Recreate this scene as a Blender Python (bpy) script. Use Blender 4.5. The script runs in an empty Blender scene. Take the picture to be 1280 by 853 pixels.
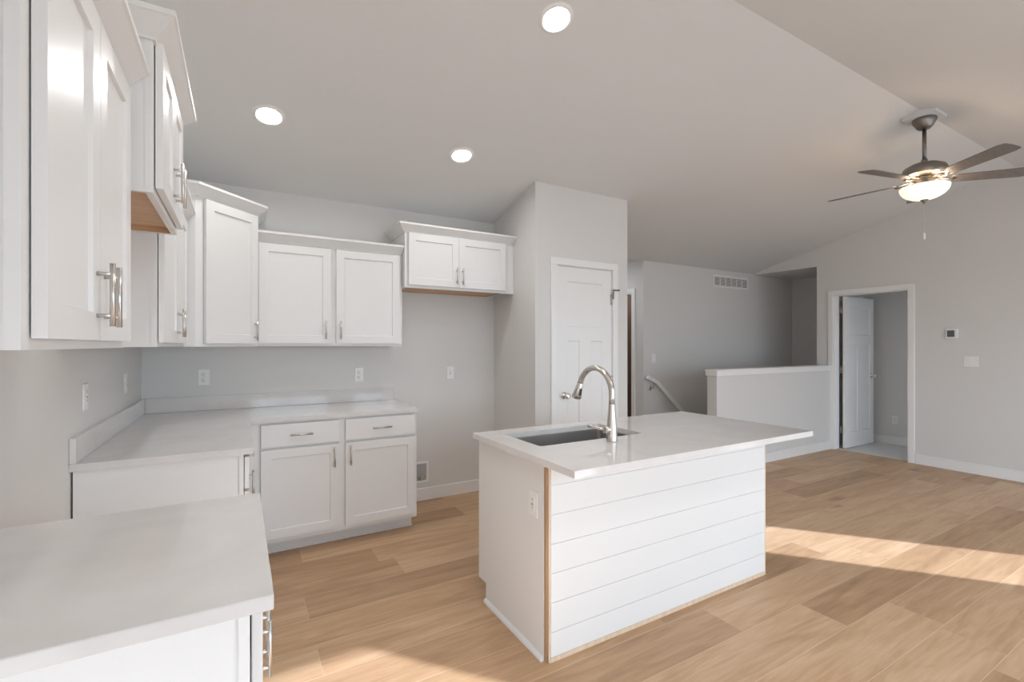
import bpy, bmesh, math, random
from mathutils import Vector, Matrix

random.seed(7)
sc = bpy.context.scene
COL = sc.collection
PI = math.pi

# ------------------------------------------------------------------ camera, sky, sun, exposure
cam_d = bpy.data.cameras.new('camera')
cam = bpy.data.objects.new('camera', cam_d); COL.objects.link(cam)
cam.location = (0, 0, 1.3815)
cam.rotation_euler = (PI / 2, 0, -0.5264)
cam_d.sensor_width = 36.0
cam_d.lens = 36.0 * 586.4 / 1280.0
cam_d.shift_y = 5.1 / 1280.0
cam_d.clip_start = 0.02
sc.camera = cam

SKY = 4.4
SUN = 8.2
LAMP = 95.0
BOWL = 0.72
EXPOSURE = 0.36
world = bpy.data.worlds.new('world'); sc.world = world; world.use_nodes = True
bg = world.node_tree.nodes['Background']
wt = world.node_tree                                     # bright hazy sky above the horizon, darker ground below
w_tc = wt.nodes.new('ShaderNodeTexCoord'); w_sp = wt.nodes.new('ShaderNodeSeparateXYZ'); w_cr = wt.nodes.new('ShaderNodeValToRGB')
wt.links.new(w_tc.outputs['Generated'], w_sp.inputs[0])
w_mr = wt.nodes.new('ShaderNodeMapRange'); w_mr.inputs['From Min'].default_value = -1; w_mr.inputs['From Max'].default_value = 1
wt.links.new(w_sp.outputs['Z'], w_mr.inputs['Value']); wt.links.new(w_mr.outputs['Result'], w_cr.inputs['Fac'])
w_e = w_cr.color_ramp.elements
w_e[0].position = 0.47; w_e[0].color = (0.38, 0.43, 0.49, 1); w_e[1].position = 0.53; w_e[1].color = (0.75, 0.88, 1.02, 1)
wt.links.new(w_cr.outputs['Color'], bg.inputs['Color'])
bg.inputs['Strength'].default_value = SKY

sun_d = bpy.data.lights.new('sun', 'SUN'); sun_d.energy = SUN; sun_d.angle = 0.012; sun_d.color = (0.88, 0.96, 1.09)
sun = bpy.data.objects.new('sun', sun_d); COL.objects.link(sun)
SD = Vector((-0.65, 0.76, -0.427))                       # direction the sunlight travels
sun.rotation_euler = SD.to_track_quat('-Z', 'Y').to_euler()
sun.location = (8, -8, 6)

sc.view_settings.view_transform = 'Standard'
sc.view_settings.look = 'None'
sc.view_settings.exposure = EXPOSURE
sc.view_settings.gamma = 1.0
sc.view_settings.use_curve_mapping = False
sc.cycles.max_bounces = 10
sc.cycles.diffuse_bounces = 7
sc.cycles.sample_clamp_indirect = 6.0
sc.cycles.use_denoising = True

# room measures (camera stands at x=0, y=0)
XW, YW, YF, XG = -0.575, 4.018, -1.30, 6.82            # left, back, front and gable wall faces
YR, SL, Z0 = 1.55, 0.26, 2.556                          # ridge line, ceiling slope, height at back wall
def ceil_z(y): return Z0 + SL * (YW - y) if y >= YR else Z0 + SL * (YW - YR) - SL * (YR - y)
OPENINGS = [(0.15, 1.45, 0.60, 2.03), (1.90, 3.58, 0.03, 2.03), (4.15, 5.50, 0.25, 2.03), (5.73, 6.50, 0.03, 2.03)]   # x0,x1,z0,z1 in the front wall; first and third added for fill light
for (x0, x1, z0, z1) in OPENINGS:                       # sky portals in the front wall openings
    ld = bpy.data.lights.new('sky_portal', 'AREA'); ld.shape = 'RECTANGLE'; ld.size = x1 - x0; ld.size_y = z1 - z0
    ld.cycles.is_portal = True
    lo = bpy.data.objects.new('sky_portal', ld); COL.objects.link(lo)
    lo.location = ((x0 + x1) / 2, YF - 0.14, (z0 + z1) / 2); lo.rotation_euler = (PI / 2, 0, 0)

# ------------------------------------------------------------------ materials
def nodes_of(name):
    m = bpy.data.materials.new(name); m.use_nodes = True
    nt = m.node_tree; return m, nt, nt.nodes['Principled BSDF']
def N(nt, t, **kw):
    n = nt.nodes.new(t)
    for k, v in kw.items(): setattr(n, k, v)
    return n
def paint(name, col, rough=0.5, bump=0.0, bscale=300, var=0.015, spec=0.5, metal=0.0, coat=0.0):
    m, nt, b = nodes_of(name)
    b.inputs['Roughness'].default_value = rough
    b.inputs['Specular IOR Level'].default_value = spec
    b.inputs['Metallic'].default_value = metal
    b.inputs['Coat Weight'].default_value = coat
    tc = N(nt, 'ShaderNodeTexCoord')
    no = N(nt, 'ShaderNodeTexNoise'); no.inputs['Scale'].default_value = 2.5; no.inputs['Detail'].default_value = 4
    nt.links.new(tc.outputs['Object'], no.inputs['Vector'])
    mx = N(nt, 'ShaderNodeMix', data_type='RGBA')
    mx.inputs['A'].default_value = (*[c * (1 - var) for c in col], 1)
    mx.inputs['B'].default_value = (*[min(1, c * (1 + var)) for c in col], 1)
    nt.links.new(no.outputs['Fac'], mx.inputs['Factor'])
    nt.links.new(mx.outputs['Result'], b.inputs['Base Color'])
    if bump > 0:
        n2 = N(nt, 'ShaderNodeTexNoise'); n2.inputs['Scale'].default_value = bscale; n2.inputs['Detail'].default_value = 3
        nt.links.new(tc.outputs['Object'], n2.inputs['Vector'])
        bp = N(nt, 'ShaderNodeBump'); bp.inputs['Strength'].default_value = bump; bp.inputs['Distance'].default_value = 0.003
        nt.links.new(n2.outputs['Fac'], bp.inputs['Height']); nt.links.new(bp.outputs['Normal'], b.inputs['Normal'])
    return m
def metal(name, col, rough):
    m, nt, b = nodes_of(name)
    b.inputs['Base Color'].default_value = (*col, 1); b.inputs['Metallic'].default_value = 1.0
    tc = N(nt, 'ShaderNodeTexCoord')
    no = N(nt, 'ShaderNodeTexNoise'); no.inputs['Scale'].default_value = 6.0
    nt.links.new(tc.outputs['Object'], no.inputs['Vector'])
    mr = N(nt, 'ShaderNodeMapRange'); mr.inputs['To Min'].default_value = rough * 0.92; mr.inputs['To Max'].default_value = rough * 1.08
    nt.links.new(no.outputs['Fac'], mr.inputs['Value']); nt.links.new(mr.outputs['Result'], b.inputs['Roughness'])
    return m
def wood(name, c1, c2, rough=0.55, scale=(3, 40, 40)):
    m, nt, b = nodes_of(name); b.inputs['Roughness'].default_value = rough
    tc = N(nt, 'ShaderNodeTexCoord'); mp = N(nt, 'ShaderNodeMapping'); mp.inputs['Scale'].default_value = scale
    no = N(nt, 'ShaderNodeTexNoise'); no.inputs['Scale'].default_value = 1.0; no.inputs['Detail'].default_value = 6
    no.inputs['Distortion'].default_value = 0.6
    cr = N(nt, 'ShaderNodeValToRGB')
    cr.color_ramp.elements[0].position = 0.3; cr.color_ramp.elements[0].color = (*c1, 1)
    cr.color_ramp.elements[1].position = 0.7; cr.color_ramp.elements[1].color = (*c2, 1)
    nt.links.new(tc.outputs['Object'], mp.inputs['Vector']); nt.links.new(mp.outputs['Vector'], no.inputs['Vector'])
    nt.links.new(no.outputs['Fac'], cr.inputs['Fac']); nt.links.new(cr.outputs['Color'], b.inputs['Base Color'])
    return m
def glow(name, col, strength, base=(0.9, 0.9, 0.88)):
    m, nt, b = nodes_of(name)
    b.inputs['Base Color'].default_value = (*base, 1); b.inputs['Roughness'].default_value = 0.4
    b.inputs['Emission Color'].default_value = (*col, 1); b.inputs['Emission Strength'].default_value = strength
    return m
def floor_material():
    m, nt, b = nodes_of('oak_planks')
    L = nt.links.new
    tc = N(nt, 'ShaderNodeTexCoord'); sp = N(nt, 'ShaderNodeSeparateXYZ'); L(tc.outputs['Object'], sp.inputs[0])
    def M(op, a, bb=None, c=None):
        n = N(nt, 'ShaderNodeMath', operation=op)
        for i, q in enumerate((a, bb, c)):
            if q is None: continue
            if isinstance(q, (int, float)): n.inputs[i].default_value = q
            else: L(q, n.inputs[i])
        return n.outputs[0]
    W, LEN = 0.232, 1.52
    ry = M('DIVIDE', M('ADD', sp.outputs['Y'], 4.64 - 0.93 + 0.0), W)       # a seam at y = 0.93
    row = M('FLOOR', ry); fy = M('SUBTRACT', ry, row)
    wr = N(nt, 'ShaderNodeTexWhiteNoise', noise_dimensions='1D'); L(row, wr.inputs['W'])
    rx = M('ADD', M('DIVIDE', sp.outputs['X'], LEN), M('MULTIPLY', wr.outputs['Value'], 7.3))
    colm = M('FLOOR', rx); fx = M('SUBTRACT', rx, colm)
    cb = N(nt, 'ShaderNodeCombineXYZ'); L(row, cb.inputs[0]); L(colm, cb.inputs[1])
    wn = N(nt, 'ShaderNodeTexWhiteNoise', noise_dimensions='3D'); L(cb.outputs[0], wn.inputs['Vector'])
    # grain, shifted per plank
    sh = N(nt, 'ShaderNodeVectorMath', operation='MULTIPLY_ADD')
    L(wn.outputs['Color'], sh.inputs[0]); sh.inputs[1].default_value = (17, 17, 17); L(tc.outputs['Object'], sh.inputs[2])
    mp = N(nt, 'ShaderNodeMapping'); mp.inputs['Scale'].default_value = (2.2, 26, 26); L(sh.outputs[0], mp.inputs['Vector'])
    g1 = N(nt, 'ShaderNodeTexNoise'); g1.inputs['Scale'].default_value = 1.0; g1.inputs['Detail'].default_value = 8; g1.inputs['Roughness'].default_value = 0.65; g1.inputs['Distortion'].default_value = 1.2
    L(mp.outputs[0], g1.inputs['Vector'])
    mp2 = N(nt, 'ShaderNodeMapping'); mp2.inputs['Scale'].default_value = (0.9, 5.5, 5.5); L(sh.outputs[0], mp2.inputs['Vector'])
    g2 = N(nt, 'ShaderNodeTexNoise'); g2.inputs['Scale'].default_value = 1.0; g2.inputs['Detail'].default_value = 4; g2.inputs['Distortion'].default_value = 2.0
    L(mp2.outputs[0], g2.inputs['Vector'])
    cr = N(nt, 'ShaderNodeValToRGB'); e = cr.color_ramp.elements
    e[0].position = 0.0; e[0].color = (0.285, 0.165, 0.085, 1)
    e[1].position = 1.0; e[1].color = (0.69, 0.50, 0.33, 1)
    q = e.new(0.5); q.color = (0.50, 0.315, 0.180, 1)
    def stretch(o, a, e):
        n = N(nt, 'ShaderNodeMapRange'); n.inputs['From Min'].default_value = a; n.inputs['From Max'].default_value = e; L(o, n.inputs['Value']); return n.outputs['Result']
    tone = M('ADD', M('MULTIPLY', wn.outputs['Value'], 0.42), M('ADD', M('MULTIPLY', stretch(g1.outputs['Fac'], 0.30, 0.70), 0.34), M('MULTIPLY', stretch(g2.outputs['Fac'], 0.32, 0.68), 0.26)))
    L(M('SUBTRACT', tone, 0.02), cr.inputs['Fac'])
    # knots
    mk = N(nt, 'ShaderNodeMapping'); mk.inputs['Scale'].default_value = (0.75, 2.0, 2.0); L(sh.outputs[0], mk.inputs['Vector'])
    vo = N(nt, 'ShaderNodeTexVoronoi'); vo.inputs['Scale'].default_value = 1.0; L(mk.outputs[0], vo.inputs['Vector'])
    kr = N(nt, 'ShaderNodeMapRange'); kr.inputs['From Min'].default_value = 0.012; kr.inputs['From Max'].default_value = 0.13
    kr.inputs['To Min'].default_value = 0.42; kr.inputs['To Max'].default_value = 1.0; L(vo.outputs['Distance'], kr.inputs['Value'])
    mul = N(nt, 'ShaderNodeMix', data_type='RGBA', blend_type='MULTIPLY'); mul.inputs['Factor'].default_value = 1.0
    L(cr.outputs['Color'], mul.inputs['A']); L(kr.outputs['Result'], mul.inputs['B'])
    # seams: bevel glint painted pale along the plank, fainter pale line at the ends
    ey = M('MINIMUM', fy, M('SUBTRACT', 1.0, fy)); ex = M('MINIMUM', fx, M('SUBTRACT', 1.0, fx))
    sy = M('LESS_THAN', ey, 0.0062); sx = M('LESS_THAN', ex, 0.0008)
    sm = N(nt, 'ShaderNodeMix', data_type='RGBA'); L(M('MULTIPLY', M('MAXIMUM', sy, M('MULTIPLY', sx, 0.5)), 0.55), sm.inputs['Factor'])
    L(mul.outputs['Result'], sm.inputs['A']); sm.inputs['B'].default_value = (0.74, 0.58, 0.44, 1)
    L(sm.outputs['Result'], b.inputs['Base Color'])
    rr = N(nt, 'ShaderNodeMapRange'); rr.inputs['To Min'].default_value = 0.36; rr.inputs['To Max'].default_value = 0.52
    L(g1.outputs['Fac'], rr.inputs['Value']); L(rr.outputs['Result'], b.inputs['Roughness'])
    bp = N(nt, 'ShaderNodeBump'); bp.inputs['Strength'].default_value = 0.12; bp.inputs['Distance'].default_value = 0.002
    L(M('SUBTRACT', g1.outputs['Fac'], M('MULTIPLY', M('MAXIMUM', sy, sx), 0.8)), bp.inputs['Height']); L(bp.outputs['Normal'], b.inputs['Normal'])
    return m
def quartz_material():
    m, nt, b = nodes_of('quartz')
    tc = N(nt, 'ShaderNodeTexCoord')
    no = N(nt, 'ShaderNodeTexNoise'); no.inputs['Scale'].default_value = 3.0; no.inputs['Detail'].default_value = 6; no.inputs['Distortion'].default_value = 1.5
    cr = N(nt, 'ShaderNodeValToRGB'); e = cr.color_ramp.elements
    e[0].position = 0.35; e[0].color = (0.65, 0.63, 0.615, 1); e[1].position = 0.65; e[1].color = (0.69, 0.672, 0.657, 1)
    nt.links.new(tc.outputs['Object'], no.inputs['Vector']); nt.links.new(no.outputs['Fac'], cr.inputs['Fac'])
    nt.links.new(cr.outputs['Color'], b.inputs['Base Color'])
    b.inputs['Roughness'].default_value = 0.06
    return m

WALL = paint('wall_paint', (0.665, 0.657, 0.640), 0.6, 0.10, 260)
CEIL = paint('ceiling_paint', (0.690, 0.690, 0.682), 0.75, 0.35, 70)
WHITE = paint('cabinet_paint', (0.755, 0.754, 0.746), 0.34, 0.0, spec=0.25)
TRIM = paint('trim_paint', (0.80, 0.798, 0.788), 0.33)
PLASTIC = paint('white_plastic', (0.80, 0.80, 0.78), 0.35)
DARKPL = paint('dark_plastic', (0.05, 0.05, 0.05), 0.4)
SLOTPL = paint('slot_grey', (0.30, 0.30, 0.30), 0.5)
SCREEN = paint('grey_screen', (0.10, 0.105, 0.11), 0.25)
QUARTZ = quartz_material()
FLOOR = floor_material()
CARPET = paint('carpet', (0.60, 0.585, 0.57), 0.95, 0.8, 400)
STAIR = paint('stair_carpet', (0.42, 0.40, 0.38), 0.95, 0.8, 400)
PLY = wood('plywood', (0.52, 0.33, 0.19), (0.62, 0.41, 0.25), 0.5, (30, 3, 30))
RAW = wood('raw_edge_wood', (0.62, 0.48, 0.34), (0.74, 0.60, 0.45), 0.6, (40, 40, 4))
STUD = wood('bare_stud_wood', (0.36, 0.22, 0.12), (0.48, 0.31, 0.18), 0.6, (40, 40, 4))
NICKEL = metal('brushed_nickel', (0.62, 0.60, 0.57), 0.28)
FAUCETM = metal('brushed_steel_warm', (0.64, 0.60, 0.55), 0.24)
SINKM = metal('sink_steel', (0.58, 0.57, 0.56), 0.34)
CHROME = metal('polished_chrome', (0.75, 0.75, 0.75), 0.08)
FANM = metal('fan_nickel', (0.27, 0.25, 0.23), 0.36)
BLADE = wood('blade_veneer', (0.155, 0.138, 0.126), (0.20, 0.178, 0.162), 0.5, (4, 60, 60))
DARKGAP = paint('vent_shade', (0.16, 0.155, 0.15), 0.7)
LENS = glow('led_lens', (0.97, 0.96, 0.95), LAMP)
FROST = glow('frosted_bowl', (1.0, 0.84, 0.66), BOWL)
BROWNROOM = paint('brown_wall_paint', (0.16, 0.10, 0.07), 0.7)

# ------------------------------------------------------------------ mesh helpers
def nb(): return bmesh.new()
def box(bm, x0, y0, z0, x1, y1, z1, bev=0.0, seg=1):
    t = bmesh.new()
    bmesh.ops.create_cube(t, size=1.0)
    for v in t.verts:
        v.co = Vector(((x0 + x1) / 2 + v.co.x * (x1 - x0), (y0 + y1) / 2 + v.co.y * (y1 - y0), (z0 + z1) / 2 + v.co.z * (z1 - z0)))
    if bev > 0:
        bmesh.ops.bevel(t, geom=list(t.edges), offset=bev, segments=seg, affect='EDGES', profile=0.5)
    merge(bm, t)
def merge(bm, t):
    mp = {}
    for v in t.verts: mp[v] = bm.verts.new(v.co)
    for f in t.faces:
        try:
            nf = bm.faces.new([mp[v] for v in f.verts]); nf.smooth = f.smooth
        except ValueError: pass
    t.free()
def prism(bm, poly, a0, a1, axis='z'):
    """poly in 2D (ccw), extruded from a0 to a1 along axis: z -> (x,y), y -> (x,z), x -> (y,z)"""
    def P(p, a):
        if axis == 'z': return (p[0], p[1], a)
        if axis == 'y': return (p[0], a, p[1])
        return (a, p[0], p[1])
    lo = [bm.verts.new(P(p, a0)) for p in poly]; hi = [bm.verts.new(P(p, a1)) for p in poly]
    n = len(poly); fs = [bm.faces.new(lo[::-1]), bm.faces.new(hi)]
    for i in range(n): fs.append(bm.faces.new((lo[i], lo[(i + 1) % n], hi[(i + 1) % n], hi[i])))
    bmesh.ops.recalc_face_normals(bm, faces=fs)
def lathe(bm, prof, seg=40, c=(0, 0, 0), mat=None, smooth=True):
    """prof: list of (r,z)"""
    rings = []
    def T(p):
        p = Vector(p)
        if mat is not None: p = mat @ p
        return p + Vector(c)
    for r, z in prof:
        if r < 1e-6: rings.append([bm.verts.new(T((0, 0, z)))])
        else: rings.append([bm.verts.new(T((r * math.cos(2 * PI * i / seg), r * math.sin(2 * PI * i / seg), z))) for i in range(seg)])
    fs = []
    for a, b in zip(rings, rings[1:]):
        for i in range(seg):
            j = (i + 1) % seg
            if len(a) == 1 and len(b) == 1: continue
            if len(a) == 1: f = bm.faces.new((a[0], b[i], b[j]))
            elif len(b) == 1: f = bm.faces.new((a[i], a[j], b[0]))
            else: f = bm.faces.new((a[i], a[j], b[j], b[i]))
            f.smooth = smooth; fs.append(f)
    bmesh.ops.recalc_face_normals(bm, faces=fs)
def tube(bm, pts, rad, seg=14, caps=True, smooth=True):
    pts = [Vector(p) for p in pts]
    if not isinstance(rad, (list, tuple)): rad = [rad] * len(pts)
    tang = []
    for i in range(len(pts)):
        a = pts[max(0, i - 1)]; b = pts[min(len(pts) - 1, i + 1)]
        tang.append((b - a).normalized())
    up = Vector((0, 0, 1)) if abs(tang[0].z) < 0.9 else Vector((1, 0, 0))
    n = (up - tang[0] * up.dot(tang[0])).normalized()
    rings = []
    for i, p in enumerate(pts):
        n = (n - tang[i] * n.dot(tang[i])).normalized(); bt = tang[i].cross(n)
        rings.append([bm.verts.new(p + (n * math.cos(2 * PI * k / seg) + bt * math.sin(2 * PI * k / seg)) * rad[i]) for k in range(seg)])
    fs = []
    for a, b in zip(rings, rings[1:]):
        for k in range(seg):
            f = bm.faces.new((a[k], a[(k + 1) % seg], b[(k + 1) % seg], b[k])); f.smooth = smooth; fs.append(f)
    if caps: fs.append(bm.faces.new(rings[0][::-1])); fs.append(bm.faces.new(rings[-1]))
    bmesh.ops.recalc_face_normals(bm, faces=fs)
def sweep(bm, path, prof, z):
    """mitred moulding: path of (x,y), profile of (out, up); outward is the right hand side of travel"""
    P = [Vector(p) for p in path]; rings = []
    for i, p in enumerate(P):
        ns = []
        if i > 0: d = (P[i] - P[i - 1]).normalized(); ns.append(Vector((d.y, -d.x)))
        if i < len(P) - 1: d = (P[i + 1] - P[i]).normalized(); ns.append(Vector((d.y, -d.x)))
        if len(ns) == 2:
            m = (ns[0] + ns[1]).normalized(); m = m / m.dot(ns[0])
        else: m = ns[0]
        rings.append([bm.verts.new((p.x + m.x * o, p.y + m.y * o, z + u)) for o, u in prof])
    fs = []; n = len(prof)
    for a, b in zip(rings, rings[1:]):
        for k in range(n): fs.append(bm.faces.new((a[k], a[(k + 1) % n], b[(k + 1) % n], b[k])))
    fs.append(bm.faces.new(rings[0])); fs.append(bm.faces.new(rings[-1][::-1]))
    bmesh.ops.recalc_face_normals(bm, faces=fs)
def panelled(bm, x0, z0, x1, z1, t, panels, rec=0.009, slope=0.004, both=False, cham=0.0015):
    """slab in the xz plane, front at y=-t, back at y=0; panels = recessed rects"""
    def side(yf, sgn):
        xs = sorted({x0, x1, *[p[0] for p in panels], *[p[2] for p in panels]})
        zs = sorted({z0, z1, *[p[1] for p in panels], *[p[3] for p in panels]})
        vd = {}
        def V(x, y, z):
            k = (round(x, 5), round(y, 5), round(z, 5))
            if k not in vd: vd[k] = bm.verts.new((x, y, z))
            return vd[k]
        def inp(cx, cz): return any(p[0] < cx < p[2] and p[1] < cz < p[3] for p in panels)
        def q(a, b, c, d):
            f = bm.faces.new((a, b, c, d) if sgn > 0 else (d, c, b, a))
        for i in range(len(xs) - 1):
            for j in range(len(zs) - 1):
                if inp((xs[i] + xs[i + 1]) / 2, (zs[j] + zs[j + 1]) / 2): continue
                q(V(xs[i], yf, zs[j]), V(xs[i + 1], yf, zs[j]), V(xs[i + 1], yf, zs[j + 1]), V(xs[i], yf, zs[j + 1]))
        yr = yf + sgn * rec; s = slope
        for (a, b, c, d) in panels:
            gx = [x for x in xs if a <= x <= c]; gz = [z for z in zs if b <= z <= d]
            o = [(x, b) for x in gx] + [(c, z) for z in gz[1:]] + [(x, d) for x in gx[::-1][1:]] + [(a, z) for z in gz[::-1][1:-1]]
            def inn(x, z): return (min(max(x, a + s), c - s), min(max(z, b + s), d - s))
            n = len(o)
            for k in range(n):
                p, r = o[k], o[(k + 1) % n]; pi, ri = inn(*p), inn(*r)
                vs = [V(p[0], yf, p[1]), V(r[0], yf, r[1]), V(ri[0], yr, ri[1]), V(pi[0], yr, pi[1])]
                u = []
                for v in vs:
                    if v not in u: u.append(v)
                if len(u) >= 3: bm.faces.new(u if sgn > 0 else u[::-1])
            bm.faces.new([V(a + s, yr, b + s), V(c - s, yr, b + s), V(c - s, yr, d - s), V(a + s, yr, d - s)][::1 if sgn > 0 else -1])
    side(-t, 1)
    if both: side(0, -1)
    else:
        bm.faces.new([bm.verts.new(p) for p in ((x0, 0, z0), (x0, 0, z1), (x1, 0, z1), (x1, 0, z0))])
    for (a, b) in (((x0, z0), (x1, z0)), ((x1, z0), (x1, z1)), ((x1, z1), (x0, z1)), ((x0, z1), (x0, z0))):
        bm.faces.new([bm.verts.new(p) for p in ((a[0], -t, a[1]), (a[0], 0, a[1]), (b[0], 0, b[1]), (b[0], -t, b[1]))])
    bmesh.ops.remove_doubles(bm, verts=list(bm.verts), dist=1e-5)
    bmesh.ops.recalc_face_normals(bm, faces=list(bm.faces))
def obj(name, bm, m, parent=None, **props):
    me = bpy.data.meshes.new(name); bm.to_mesh(me); bm.free()
    me.materials.append(m)
    o = bpy.data.objects.new(name, me); COL.objects.link(o)
    if parent is not None: o.parent = parent
    for k, v in props.items(): o[k] = v
    return o
def thing(name, label, cat, loc=(0, 0, 0), rz=0.0, group=None, kind=None):
    o = bpy.data.objects.new(name, None); COL.objects.link(o)
    o.location = loc; o.rotation_euler = (0, 0, rz); o.empty_display_size = 0.1
    o['label'] = label; o['category'] = cat
    if group: o['group'] = group
    if kind: o['kind'] = kind
    return o
def tag(o, label, cat, group=None, kind=None):
    o['label'] = label; o['category'] = cat
    if group: o['group'] = group
    if kind: o['kind'] = kind
    return o
def struct(name, bm, m, label, cat): return tag(obj(name, bm, m), label, cat, kind='structure')

# ------------------------------------------------------------------ room shell
T = 0.12
b = nb()
box(b, XW - T, YF - T, -0.12, 4.62, 6.2, 0)
box(b, 4.62, YF - T, -0.12, XG + 0.06, 3.40, 0)
struct('floor', b, FLOOR, 'light oak wide plank floor running through kitchen and living area', 'floor')
b = nb(); box(b, XG + 0.06, 0.6, -0.12, 8.0, 3.34, 0.004)
struct('floor_bedroom', b, CARPET, 'pale carpet in the room behind the open door', 'floor')

b = nb()                                                   # sloped main ceiling, ridge along x
prism(b, [(YF - T, ceil_z(YF - T)), (YR, ceil_z(YR)), (4.358, ceil_z(4.358)), (4.48, ceil_z(4.358)), (4.48, 3.0), (YR, 3.45), (YF - T, 2.9)], XW - T, XG + T, 'x')
struct('ceiling', b, CEIL, 'white vaulted ceiling with a ridge above the fan', 'ceiling')
ZH = ceil_z(4.358)
b = nb(); box(b, 3.0, 4.40, ZH + 0.002, 8.0, 6.2, ZH + 0.10)
struct('ceiling_hall', b, CEIL, 'flat ceiling over the back hall', 'ceiling')
b = nb(); box(b, XG + T, 3.33, 2.456, 8.0, 4.48, 2.56)
struct('ceiling_stairwell', b, CEIL, 'low flat ceiling over the stair recess', 'ceiling')
b = nb(); box(b, XG + T - 0.01, 0.6, 2.45, 8.0, 3.45, 2.55)
struct('ceiling_bedroom', b, CEIL, 'flat ceiling of the room behind the open door', 'ceiling')

def gable(bm, x0, x1, ya, yb, z0=0.0):
    ys = [ya] + ([YR] if ya < YR < yb else []) + [yb]
    prism(bm, [(ya, z0), (yb, z0)] + [(y, ceil_z(y) + 0.02) for y in ys[::-1]], x0, x1, 'x')
b = nb(); gable(b, XW - T, XW, YF - T, YW + T)
struct('wall_left', b, WALL, 'greige wall behind the range gap and left cabinets', 'wall')
b = nb(); box(b, XW, YW, 0, 2.20, YW + T, Z0 + 0.02)
struct('wall_back', b, WALL, 'greige wall behind the corner counter and fridge gap', 'wall')
# front wall, with the openings behind the photographer
b = nb(); xs = XW - T
for (x0, x1, z0, z1) in OPENINGS:
    box(b, xs, YF - T, 0, x0, YF, ceil_z(YF))
    box(b, x0, YF - T, z1, x1, YF, ceil_z(YF))
    if z0 > 0.05: box(b, x0, YF - T, 0, x1, YF, z0)
    xs = x1
box(b, xs, YF - T, 0, XG + T, YF, ceil_z(YF))
struct('wall_front', b, WALL, 'greige wall behind the photographer holding the windows', 'wall')
for k, (x0, x1, z0, z1) in enumerate(OPENINGS):
    b = nb(); f = 0.05
    box(b, x0, YF - 0.10, z0, x0 + 0.02, YF - 0.02, z1); box(b, x1 - 0.02, YF - 0.10, z0, x1, YF - 0.02, z1)
    box(b, x0, YF - 0.10, z0, x1, YF - 0.02, z0 + 0.02); box(b, x0, YF - 0.10, z1 - 0.02, x1, YF - 0.02, z1)
    struct('window_%d' % (k + 1), b, TRIM, ['unseen window added at the kitchen end to light the cabinets', 'patio door opening behind the photographer', 'unseen wide window added at the living end to light the half wall', 'narrow patio door behind the photographer at the living end'][k], 'window')
b = nb(); box(b, 6.22, -3.9, -0.3, 7.74, -3.8, 3.5)  # unseen panel added to block direct sun through the third opening
struct('sun_blocker', b, TRIM, 'unseen panel added outside to keep low sun off the wide window', 'wall')
# gable wall with the bedroom door opening
DY0, DY1, DZ = 2.434, 3.240, 2.042
b = nb()
gable(b, XG, XG + T, YF - T, DY0)
gable(b, XG, XG + T, DY0, DY1, DZ)
gable(b, XG, XG + T, DY1, 3.449)
prism(b, [(3.449, 2.455), (4.36, 2.455), (4.36, ceil_z(4.358) + 0.02), (3.449, ceil_z(3.449) + 0.02)], XG, XG + T, 'x')
struct('wall_right', b, WALL, 'greige gable wall with open door, thermostat and switches', 'wall')
# pantry
PX0, PX1, PY = 2.132, 3.167, 3.282
PD0, PD1, PDZ = 2.354, 2.971, 2.066
b = nb(); gable(b, PX0, PX0 + T, PY + T, YW)
gable(b, PX0, PD0 - 0.012, PY, PY + T); gable(b, PD1 + 0.012, PX1, PY, PY + T); gable(b, PD0 - 0.012, PD1 + 0.012, PY, PY + T, PDZ + 0.012)
gable(b, PX1 - T, PX1, PY + T, 6.2)
struct('wall_pantry', b, WALL, 'greige pantry walls projecting into the room with white door', 'wall')
b = nb(); box(b, PX0 + 0.07, YW + 0.3, 0, PX1 - T, YW + 0.4, 2.5)
struct('wall_pantry_back', b, WALL, 'wall at the back inside the pantry', 'wall')
# hall and stair walls
SY, SX = 4.358, 4.484
HD0, HD1, HDZ = 4.560, 5.32, 2.068
b = nb(); box(b, SX, SY, -2.6, 8.0, SY + T, ZH + 0.01)
struct('wall_stair', b, WALL, 'greige wall above the stairs with the air grille', 'wall')
b = nb(); box(b, SX, SY + T, 0, SX + T, HD0, ZH + 0.002); box(b, SX, HD0, HDZ, SX + T, HD1, ZH + 0.002); box(b, SX, HD1, 0, SX + T, 6.2, ZH + 0.002)
struct('wall_hall', b, WALL, 'narrow hall wall with white door casing behind the pantry', 'wall')
b = nb(); box(b, 3.0, 6.1, 0, 6.6, 6.2, ZH + 0.002)
struct('wall_hall_end', b, WALL, 'wall at the far end of the back hall', 'wall')
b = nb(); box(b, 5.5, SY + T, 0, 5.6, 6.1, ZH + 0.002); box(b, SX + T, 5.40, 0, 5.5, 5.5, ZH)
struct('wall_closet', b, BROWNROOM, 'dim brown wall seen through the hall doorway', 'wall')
b = nb(); box(b, 4.62, SY + T, -0.12, 5.6, 6.2, 0)
struct('floor_closet', b, FLOOR, 'dark floor beyond the hall doorway', 'floor')
b = nb(); box(b, 7.86, 0.6, -2.6, 7.98, SY, 2.56)
struct('wall_far', b, WALL, 'far wall of stair recess and of the room behind the door', 'wall')
b = nb(); box(b, XG + T, 3.33, -2.6, 7.86, 3.449, 2.455)
struct('wall_stair_side', b, WALL, 'wall between stair recess and the room behind the door', 'wall')
b = nb(); box(b, XG + T, 0.6, 0, 7.10, 0.7, 2.45); box(b, 7.62, 0.6, 0, 7.86, 0.7, 2.45); box(b, 7.10, 0.6, 0, 7.62, 0.7, 0.95); box(b, 7.10, 0.6, 1.95, 7.62, 0.7, 2.45)
struct('wall_bedroom_side', b, WALL, 'side wall of the room behind the open door', 'wall')
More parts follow.
